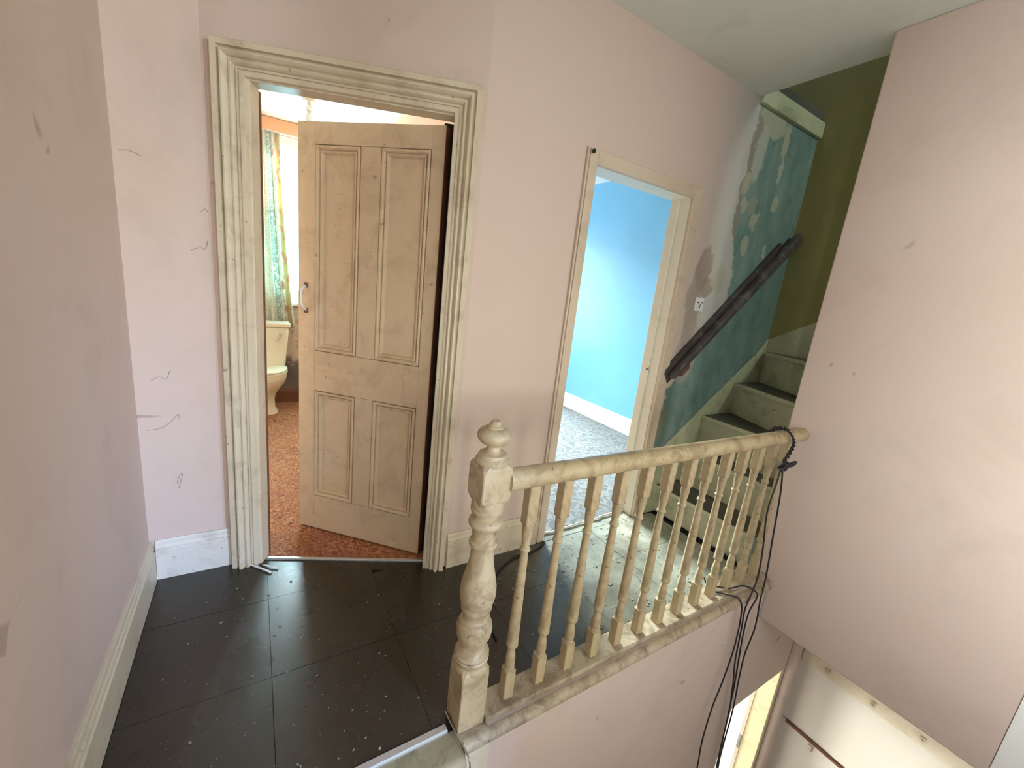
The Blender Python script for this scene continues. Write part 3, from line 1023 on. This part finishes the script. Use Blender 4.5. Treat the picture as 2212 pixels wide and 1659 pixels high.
round_nose('trim_7', 0.509, 2.308, 0.822, 0.8495, -0.048, -0.002, 'shoe')
struct(bx('trim_13', 0.503, 0.598, 0.8497, 0.952, -0.05, -0.0025, 'shoe'))
round_nose('trim_8', -0.395, 0.500, 0.790, 0.888, -0.055, -0.004, 'worn_step')
b_ = nb()
prism(b_, [(0.888, -0.006), (0.888, 0.003), (0.893, 0.006), (0.912, 0.005), (0.915, 0.0), (0.915, -0.006)], -0.374, 0.478, lambda a, z, x: (x, a, z))
tag(link('nosing_strip', b_, 'alu'), 'worn aluminium edging strip along the top step left of the newel post', 'strip')
fl = tag(empty('lower_stairs', (0.05, 0.8, -0.05)), 'worn dark top flight leading down from the landing edge', 'staircase')
for k in range(4):
    yb_, z_ = 0.86 - 0.24 * k, -0.055 - 0.20 * k
    b_ = nb()
    box(b_, -0.44, 0.46, yb_ - 0.85, yb_ - 0.83, z_ - 0.14, z_)
    link('riser', b_, 'stair', fl)
    if k < 3:
        b_ = nb()
        box(b_, -0.44, 0.46, yb_ - 0.85 - 0.27, yb_ - 0.852, z_ - 0.17, z_ - 0.145)
        link('tread', b_, 'tread', fl, bevel=0.006)
# thin wire clipped over the step edge beside the newel
w = nb()
tube(w, smooth_path([(0.492, 0.945, 0.012), (0.493, 0.905, 0.010), (0.497, 0.870, 0.008), (0.504, 0.800, 0.004), (0.506, 0.784, -0.012), (0.506, 0.785, -0.040), (0.506, 0.786, -0.070)], 5), 0.0026, 8)
tag(link('step_edge_wire', w, 'chrome', smooth=True), 'short bare wire bent over the step edge at the newel foot', 'wire')

# ------------------------------------------------------------------ black cables
def cable(name, pts, r, label, n=8):
    return tag(link(name, tube(nb(), smooth_path(pts, n), r, 8), 'black', smooth=True), label, 'cable')


cable('floor_cable', [(1.365, 1.64, 0.006), (1.335, 1.575, 0.006), (1.226, 1.535, 0.006), (1.113, 1.53, 0.006), (1.00, 1.482, 0.006), (0.913, 1.406, 0.006), (0.847, 1.314, 0.006), (0.803, 1.22, 0.006), (0.78, 1.12, 0.006)], 0.005,
      'black cable lying on the dark floor behind the newel post')
hc = tag(empty('hanging_cable', (2.06, 0.85, 0.71)), 'long black twin cable twisted round the handrail and hanging into the stairwell', 'cable')
HO = Vector((2.06, 0.85, 0.71))


def hcp(name, pts, r=0.004, n=8):
    b = tube(nb(), smooth_path(pts, n), r, 7)
    for v in b.verts:
        v.co -= HO
    return link(name, b, 'black', hc, smooth=True)


lp = smooth_path([(2.06, 0.935, 0.80), (2.075, 0.915, 0.853), (2.085, 0.870, 0.862), (2.105, 0.845, 0.835), (2.125, 0.840, 0.795), (2.105, 0.840, 0.755), (2.07, 0.840, 0.712)], 12)
for ph in (0.0, math.pi):
    tw = []
    for i, p in enumerate(lp):
        a = i * 0.62 + ph
        tw.append(p + Vector((math.cos(a) * 0.0065, math.sin(a) * 0.004 - 0.003, math.sin(a) * 0.0055)))
    b = tube(nb(), tw, 0.0042, 7)
    for v in b.verts:
        v.co -= HO
    link('twisted_loop', b, 'black', hc, smooth=True)
kb = nb()
tube(kb, smooth_path([(2.045, 0.832, 0.675), (2.060, 0.822, 0.700), (2.085, 0.825, 0.712), (2.080, 0.842, 0.690), (2.055, 0.845, 0.685), (2.060, 0.825, 0.715), (2.072, 0.825, 0.680), (2.10, 0.822, 0.705), (2.145, 0.818, 0.712), (2.12, 0.820, 0.697), (2.06, 0.830, 0.695)], 6), 0.0065, 7)
for v in kb.verts:
    v.co -= HO
link('knot', kb, 'black', hc, smooth=True)
hcp('strand', [(2.065, 0.838, 0.70), (2.052, 0.835, 0.60), (2.035, 0.833, 0.46), (2.09, 0.832, 0.26), (2.11, 0.828, 0.10), (2.065, 0.818, 0.005), (2.03, 0.812, -0.06), (2.05, 0.812, -0.18), (2.10, 0.82, -0.41), (2.15, 0.82, -0.58), (2.20, 0.82, -0.80), (2.22, 0.82, -1.01), (2.27, 0.82, -1.30), (2.28, 0.82, -1.6)])
hcp('strand', [(2.072, 0.838, 0.70), (2.12, 0.836, 0.56), (2.165, 0.834, 0.32), (2.20, 0.828, 0.07), (2.195, 0.822, -0.06), (2.225, 0.822, -0.25), (2.195, 0.822, -0.41), (2.21, 0.822, -0.58), (2.245, 0.822, -0.82), (2.25, 0.822, -1.05), (2.265, 0.822, -1.30), (2.29, 0.822, -1.6)])
cb_ = tag(empty('trailing_cable', (1.95, 0.87, 0.02)), 'thin black cable emerging between the last balusters and trailing down the stairwell', 'cable')
for pts in ([(1.86, 0.955, 0.075), (1.872, 0.93, 0.035), (1.885, 0.90, 0.026), (1.93, 0.86, 0.024), (1.985, 0.826, 0.004), (2.015, 0.815, -0.09), (2.035, 0.815, -0.29), (2.01, 0.815, -0.49), (1.975, 0.815, -0.64), (1.965, 0.815, -0.86), (1.995, 0.815, -1.10), (2.0, 0.815, -1.5)],
            [(1.90, 0.93, 0.034), (1.98, 0.885, 0.026), (2.08, 0.862, 0.025), (2.145, 0.822, -0.018), (2.09, 0.816, -0.10), (2.095, 0.816, -0.23), (2.12, 0.816, -0.38), (2.16, 0.816, -0.59), (2.19, 0.816, -0.83), (2.21, 0.816, -1.05), (2.25, 0.816, -1.4)]):
    b = tube(nb(), smooth_path(pts, 8), 0.0038, 7)
    for v in b.verts:
        v.co -= Vector((1.95, 0.87, 0.02))
    link('strand', b, 'black', cb_, smooth=True)

# ------------------------------------------------------------------ lower hall: doorway post, reveal, coat rails
b_ = nb()
prism(b_, [(2.925, 0.848), (2.925, 0.835)] + [(2.965 + 0.040 * math.cos(a), 0.835 - 0.030 * math.sin(a)) for a in [math.pi - math.pi * q / 10 for q in range(11)]] + [(3.066, 0.835), (3.066, 0.848)], LZ, -0.240)
struct(link('trim_9', b_, 'wall', smooth='auto'))
b_ = nb()
box(b_, 2.885, 2.919, 0.853, 0.977, LZ, -0.872)
struct(link('trim_10', b_, 'yellow', bevel=0.003))
struct(bx('trim_12', 2.880, 2.884, 0.955, 0.977, LZ + 0.01, -0.876, 'taupe'))
o = tag(bx('lock_keep', 2.876, 2.8795, 0.957, 0.975, -1.66, -1.54, 'chrome', bevel=0.002), 'small tarnished lock keep on the yellow jamb of the lower doorway', 'latch')
cr = tag(empty('coat_rail', (3.068, 0.3, -0.73)), 'cream coat rail with pegs along the top of the lower hall wall', 'coat rail')
bx('rail_board', -0.018, 0.0, -1.6, 0.52, -0.095, 0.060, 'pine', cr, bevel=0.003)


def peg(parent, y, z):
    b = nb()
    box(b, -0.030, -0.0185, y - 0.012, y + 0.012, z - 0.014, z + 0.020)
    tube(b, smooth_path([(-0.028, y, z + 0.006), (-0.044, y, z + 0.002), (-0.054, y, z + 0.012), (-0.056, y, z + 0.024)], 4), 0.006, 8)
    return link('peg', b, 'pine', parent, smooth='auto')


for y in (0.38, 0.14, -0.08, -0.40):
    peg(cr, y, -0.055)
lr_ = tag(empty('lower_peg_rail', (3.068, 0.3, -1.32)), 'narrow dark ledge with a cream peg below it on the lower hall wall', 'coat rail')
bx('ledge', -0.020, 0.0, -1.6, 0.50, -0.010, 0.006, 'brown', lr_, bevel=0.002)
b_ = nb()
box(b_, -0.014, 0.0, 0.33, 0.355, -0.075, -0.035)
link('peg', b_, 'pine', lr_, bevel=0.003)

# ------------------------------------------------------------------ bathroom contents
def ell(bm, levels, seg=28):
    """loft of super-ellipses: (z, cx, cy, rx, ry_front, ry_back)"""
    rings = []
    for z, cx, cy, rx, rf, rb in levels:
        rg = []
        for k in range(seg):
            a = 2 * math.pi * k / seg
            c, s_ = math.cos(a), math.sin(a)
            rg.append(bm.verts.new((cx + rx * c, cy + (rb if s_ > 0 else rf) * s_, z)))
        rings.append(rg)
    for a, b in zip(rings, rings[1:]):
        for k in range(seg):
            j = (k + 1) % seg
            bm.faces.new((a[k], a[j], b[j], b[k]))
    bm.faces.new(rings[0][::-1])
    bm.faces.new(rings[-1])
    return bm


TX, TY = 0.062, 4.16
to = tag(empty('toilet', (TX, TY, 0.004)), 'pale primrose toilet with close-coupled cistern in front of the floral curtain', 'toilet')
b_ = ell(nb(), [(0.0, 0, 0.08, 0.105, 0.10, 0.16), (0.02, 0, 0.08, 0.100, 0.095, 0.155), (0.05, 0, 0.08, 0.082, 0.075, 0.14), (0.12, 0, 0.08, 0.076, 0.07, 0.13), (0.18, 0, 0.07, 0.085, 0.085, 0.13), (0.24, 0, 0.05, 0.120, 0.14, 0.14),
                (0.30, 0, 0.03, 0.155, 0.20, 0.15), (0.35, 0, 0.02, 0.172, 0.225, 0.16), (0.385, 0, 0.02, 0.176, 0.232, 0.17), (0.395, 0, 0.02, 0.170, 0.226, 0.165)])
link('pan', b_, 'china', to, smooth='auto')
b_ = ell(nb(), [(0.397, 0, 0.02, 0.178, 0.236, 0.17), (0.405, 0, 0.02, 0.182, 0.240, 0.17), (0.415, 0, 0.02, 0.180, 0.238, 0.17), (0.418, 0, 0.02, 0.175, 0.232, 0.165)])
link('seat', b_, 'china', to, smooth='auto')
b_ = ell(nb(), [(0.420, 0, 0.02, 0.176, 0.234, 0.17), (0.428, 0, 0.02, 0.180, 0.238, 0.17), (0.438, 0, 0.02, 0.176, 0.232, 0.165), (0.444, 0, 0.02, 0.15, 0.20, 0.14)])
link('lid', b_, 'china', to, smooth='auto')
b_ = nb()
prism(b_, [(-0.165, 0.40), (0.165, 0.40), (0.200, 0.785), (-0.200, 0.785)], 0.10, 0.262, lambda a, z, y: (a, y, z))
ci = link('cistern', b_, 'china', to, bevel=0.02, smooth='auto')
b_ = nb()
box(b_, -0.212, 0.212, 0.090, 0.270, 0.787, 0.828)
link('cistern_lid', b_, 'china', to, bevel=0.012)
b_ = nb()
tube(b_, [(0.130, 0.102, 0.725), (0.130, 0.080, 0.725)], 0.013, 12)
tube(b_, [(0.130, 0.082, 0.725), (0.112, 0.076, 0.690), (0.098, 0.076, 0.655)], [0.008, 0.006, 0.007], 8)
link('flush_lever', b_, 'chrome', to, smooth='auto')

cm = nb()
uvl = cm.loops.layers.uv.new('UVMap')
nu, nv = 60, 30
grid = []
for j in range(nv + 1):
    v = j / nv
    row = []
    for i in range(nu + 1):
        u = i / nu
        z = 2.425 - v * 1.66
        xr = 0.215 + 0.085 * v ** 1.6 + 0.02 * v
        xl = -0.08
        x = xl + (xr - xl) * u
        am = 0.022 + 0.010 * v
        y = 4.468 + am * 0.7 * math.sin(u * 30 + 0.6 * math.sin(3 * v)) + 0.008 * math.sin(u * 61 + 2 * v)
        row.append((cm.verts.new((x, y, z)), u, v))
    grid.append(row)
for j in range(nv):
    for i in range(nu):
        q = (grid[j][i], grid[j][i + 1], grid[j + 1][i + 1], grid[j + 1][i])
        f = cm.faces.new([e[0] for e in q])
        for lp_, e in zip(f.loops, q):
            lp_[uvl].uv = (e[1], 1 - e[2])
cu = link('curtain', cm, 'curtain', smooth=True)
md = cu.modifiers.new('thickness', 'SOLIDIFY')
md.thickness = 0.002
tag(cu, 'floral cotton curtain with a green stripe beside the bright bathroom window', 'curtain')
b_ = nb()
tube(b_, [(-0.30, 4.468, 2.432), (0.95, 4.468, 2.432)], 0.006, 8)
tag(link('curtain_wire', b_, 'white', smooth=True), 'thin curtain wire above the bathroom window', 'curtain rail')

win = struct(empty('window_1', (0.47, 4.58, 1.0)))


def wpart(name, x0, x1, y0, y1, z0, z1, m='white', bevel=0.004):
    return link(name, box(nb(), x0 - 0.47, x1 - 0.47, y0 - 4.58, y1 - 4.58, z0 - 1.0, z1 - 1.0), m, win, bevel=bevel)


b_ = nb()
for a in ((0.02, 0.07, 1.0, 2.44), (0.87, 0.92, 1.0, 2.44), (0.07, 0.87, 2.37, 2.44), (0.07, 0.87, 1.0, 1.05)):
    box(b_, a[0] - 0.47, a[1] - 0.47, -0.03, 0.10, a[2] - 1.0, a[3] - 1.0)
link('window_frame', b_, 'white', win, bevel=0.004)
us = wpart('sash', 0.07, 0.87, 4.60, 4.635, 2.315, 2.37)
b_ = nb()
for a in ((0.07, 0.11, 1.90, 2.314), (0.83, 0.87, 1.90, 2.314), (0.07, 0.87, 1.845, 1.895)):
    box(b_, a[0] - 0.47, a[1] - 0.47, 0.02, 0.055, a[2] - 1.0, a[3] - 1.0)
link('sash_rail', b_, 'jamb', win, bevel=0.003)
wpart('pane', 0.111, 0.829, 4.615, 4.619, 1.896, 2.314, 'glass', 0)
b_ = nb()
for a in ((0.07, 0.11, 1.05, 1.84), (0.83, 0.87, 1.05, 1.84), (0.11, 0.83, 1.05, 1.11)):
    box(b_, a[0] - 0.47, a[1] - 0.47, -0.02, 0.015, a[2] - 1.0, a[3] - 1.0)
link('lower_sash', b_, 'white', win, bevel=0.003)
wpart('lower_pane', 0.111, 0.829, 4.570, 4.574, 1.111, 1.844, 'obscure', 0)
wpart('window_sill', -0.02, 0.96, 4.50, 4.60, 0.972, 0.998)

pl_ = tag(empty('pendant_lamp_holder', (0.382, 3.84, 2.564)), 'cream ceiling rose with a short lamp holder on the bathroom ceiling', 'lamp')
b_ = lathe(nb(), [(0.045, 0.0), (0.045, -0.012), (0.040, -0.022), (0.018, -0.030), (0.015, -0.040)], 0, 0, 20)
link('ceiling_rose', b_, 'jamb', pl_, smooth='auto')
b_ = lathe(nb(), [(0.014, -0.041), (0.022, -0.060), (0.024, -0.085), (0.016, -0.090)], 0, 0, 20)
link('cord_grip', b_, 'jamb', pl_, smooth='auto')
b_ = lathe(nb(), [(0.015, -0.091), (0.022, -0.115), (0.026, -0.150), (0.026, -0.185), (0.018, -0.190)], 0, 0, 20)
link('lamp_holder', b_, 'jamb', pl_, smooth='auto')

# windows out of sight: blue room, lower room; the others are added for fill lamps
def plain_window(name, ax, lo, hi, z0, z1, at, parts_m='white'):
    w_ = struct(empty(name))
    fn = (lambda a, d, z: (a, at + d, z)) if ax == 'x' else (lambda a, d, z: (at + d, a, z))
    b = nb()
    for a0, a1, c0, c1 in ((lo, lo + 0.03, z0, z1), (hi - 0.03, hi, z0, z1), (lo + 0.03, hi - 0.03, z0, z0 + 0.03), (lo + 0.03, hi - 0.03, z1 - 0.03, z1)):
        box(b, a0, a1, -0.025, 0.025, c0, c1, fn)
    link('window_frame', b, parts_m, w_, bevel=0.003)
    link('pane', box(nb(), lo + 0.03, hi - 0.03, -0.002, 0.002, z0 + 0.03, z1 - 0.03, fn), 'glass', w_)


plain_window('window_2', 'x', 1.60, 3.0, 0.55, 2.25, 5.01)
plain_window('fill_window_3', 'y', -2.05, -0.35, 0.6, 2.15, -0.47)  # added opening for the fill on the right wall
plain_window('fill_window_4', 'x', 0.0, 0.90, 0.55, 1.95, -2.375)  # added opening for the fill from behind the camera
plain_window('beam_window_5', 'y', -2.05, -1.0, -2.4, -1.0, -0.47)  # unseen, placed so its beam keeps off the stairwell wall
plain_window('beam_window_7', 'x', 1.42, 1.76, 0.3, 2.54, -2.375)  # unseen, narrowed so its beam stays on the back left wall
plain_window('fill_window_8', 'x', 2.45, 3.18, 3.2, 4.15, -2.375)  # added opening for the fill over the upper stairs
plain_window('window_6', 'x', 2.0, 3.1, -2.1, -0.8, 2.35)

# ------------------------------------------------------------------ small litter
for i, (a, b, r) in enumerate((((-0.050, 1.962), (0.034, 1.866), 0.0045), ((0.004, 1.934), (0.062, 1.886), 0.0035))):
    q = nb()
    a3, b3 = Vector((*a, 0.006)), Vector((*b, 0.005))
    mid = a3.lerp(b3, 0.5) + Vector((0.008, -0.01, 0.002))
    tube(q, smooth_path([a3, mid, b3], 5), [r * 0.8] + [r] * 9 + [r * 1.4], 6)
    tag(link('paint_sliver', q, 'white', smooth=True), ['longer curled white paint sliver on the floor at the left door jamb', 'shorter white paint sliver on the floor just inside the doorway light'][i], 'paint flake', 'paint slivers by the left door jamb')
db = nb()
def flake(x, y, s, z=0.0015):
    a = random.uniform(0, 6.28)
    n = random.choice((3, 4, 5))
    asp = random.uniform(0.35, 1.0)
    pts = []
    for k in range(n):
        t_ = 2 * math.pi * k / n + random.uniform(-0.3, 0.3)
        u_, v_ = s * math.cos(t_), s * asp * math.sin(t_)
        pts.append((x + u_ * math.cos(a) - v_ * math.sin(a), y + u_ * math.sin(a) + v_ * math.cos(a)))
    prism(db, pts, z - 0.0004, z + random.uniform(0.001, 0.35 * s))


for k in range(420):
    x = random.uniform(0.85, 2.2)
    flake(x, random.uniform(0.97, 1.58), random.choice((0.002, 0.003, 0.003, 0.004, 0.006, 0.008)) * random.uniform(0.7, 1.2))
for k in range(110):
    x, y = random.uniform(-0.3, 0.8), random.uniform(0.95, 1.85)
    if y < top_y(x) - 0.05:
        flake(x, y, random.choice((0.0015, 0.002, 0.003, 0.005)) * random.uniform(0.7, 1.2))
for k in range(14):
    flake(random.uniform(-0.1, 0.45), random.uniform(0.93, 1.02), random.uniform(0.0015, 0.006))
o = link('plaster_debris', db, 'debris')
o['kind'] = 'stuff'
o['label'] = 'small plaster flakes and grit scattered over the landing floor'
o['category'] = 'debris'
db = nb()
for k in range(220):
    x, y = random.uniform(-0.1, 0.65), random.uniform(2.0, 4.2)
    if y > 2.14 - 0.44 * x:
        flake(x, y, random.choice((0.002, 0.003, 0.006, 0.010)), 0.0055)
for k in range(40):
    x, y = random.uniform(-0.1, 0.65), random.uniform(1.95, 4.2)
    if y < 2.16 - 0.44 * x:
        continue
    a = random.uniform(0, 6.28)
    l_ = random.uniform(0.01, 0.035)
    tube(db, [(x, y, 0.0065), (x + l_ * math.cos(a), y + l_ * math.sin(a), 0.008)], 0.0011, 4)
o = link('carpet_litter', db, 'debris')
o['kind'] = 'stuff'
o['label'] = 'pale straw-like litter scattered over the orange carpet'
o['category'] = 'debris'
# dust-laden cobweb threads on the wall left of the panelled door
wb = nb()
def web(pts, r=0.0013):
    tube(wb, smooth_path([(p[0], 2.0135, p[1]) for p in pts], 6), r, 4)


web([(-0.345, 0.86), (-0.32, 0.875), (-0.30, 0.865), (-0.285, 0.90)])
web([(-0.37, 0.66), (-0.33, 0.665), (-0.30, 0.685), (-0.27, 0.72), (-0.268, 0.70)])
web([(-0.29, 0.42), (-0.282, 0.45), (-0.27, 0.46), (-0.285, 0.40)])
web([(-0.20, 1.36), (-0.17, 1.375), (-0.155, 1.37), (-0.145, 1.405)])
web([(-0.165, 1.50), (-0.15, 1.515), (-0.14, 1.505)])
web([(-0.38, 1.66), (-0.35, 1.665), (-0.32, 1.655)])
o = link('cobweb', wb, 'web')
o['kind'] = 'stuff'
o['label'] = 'grey cobweb threads on the wall left of the panelled door'
o['category'] = 'cobweb'
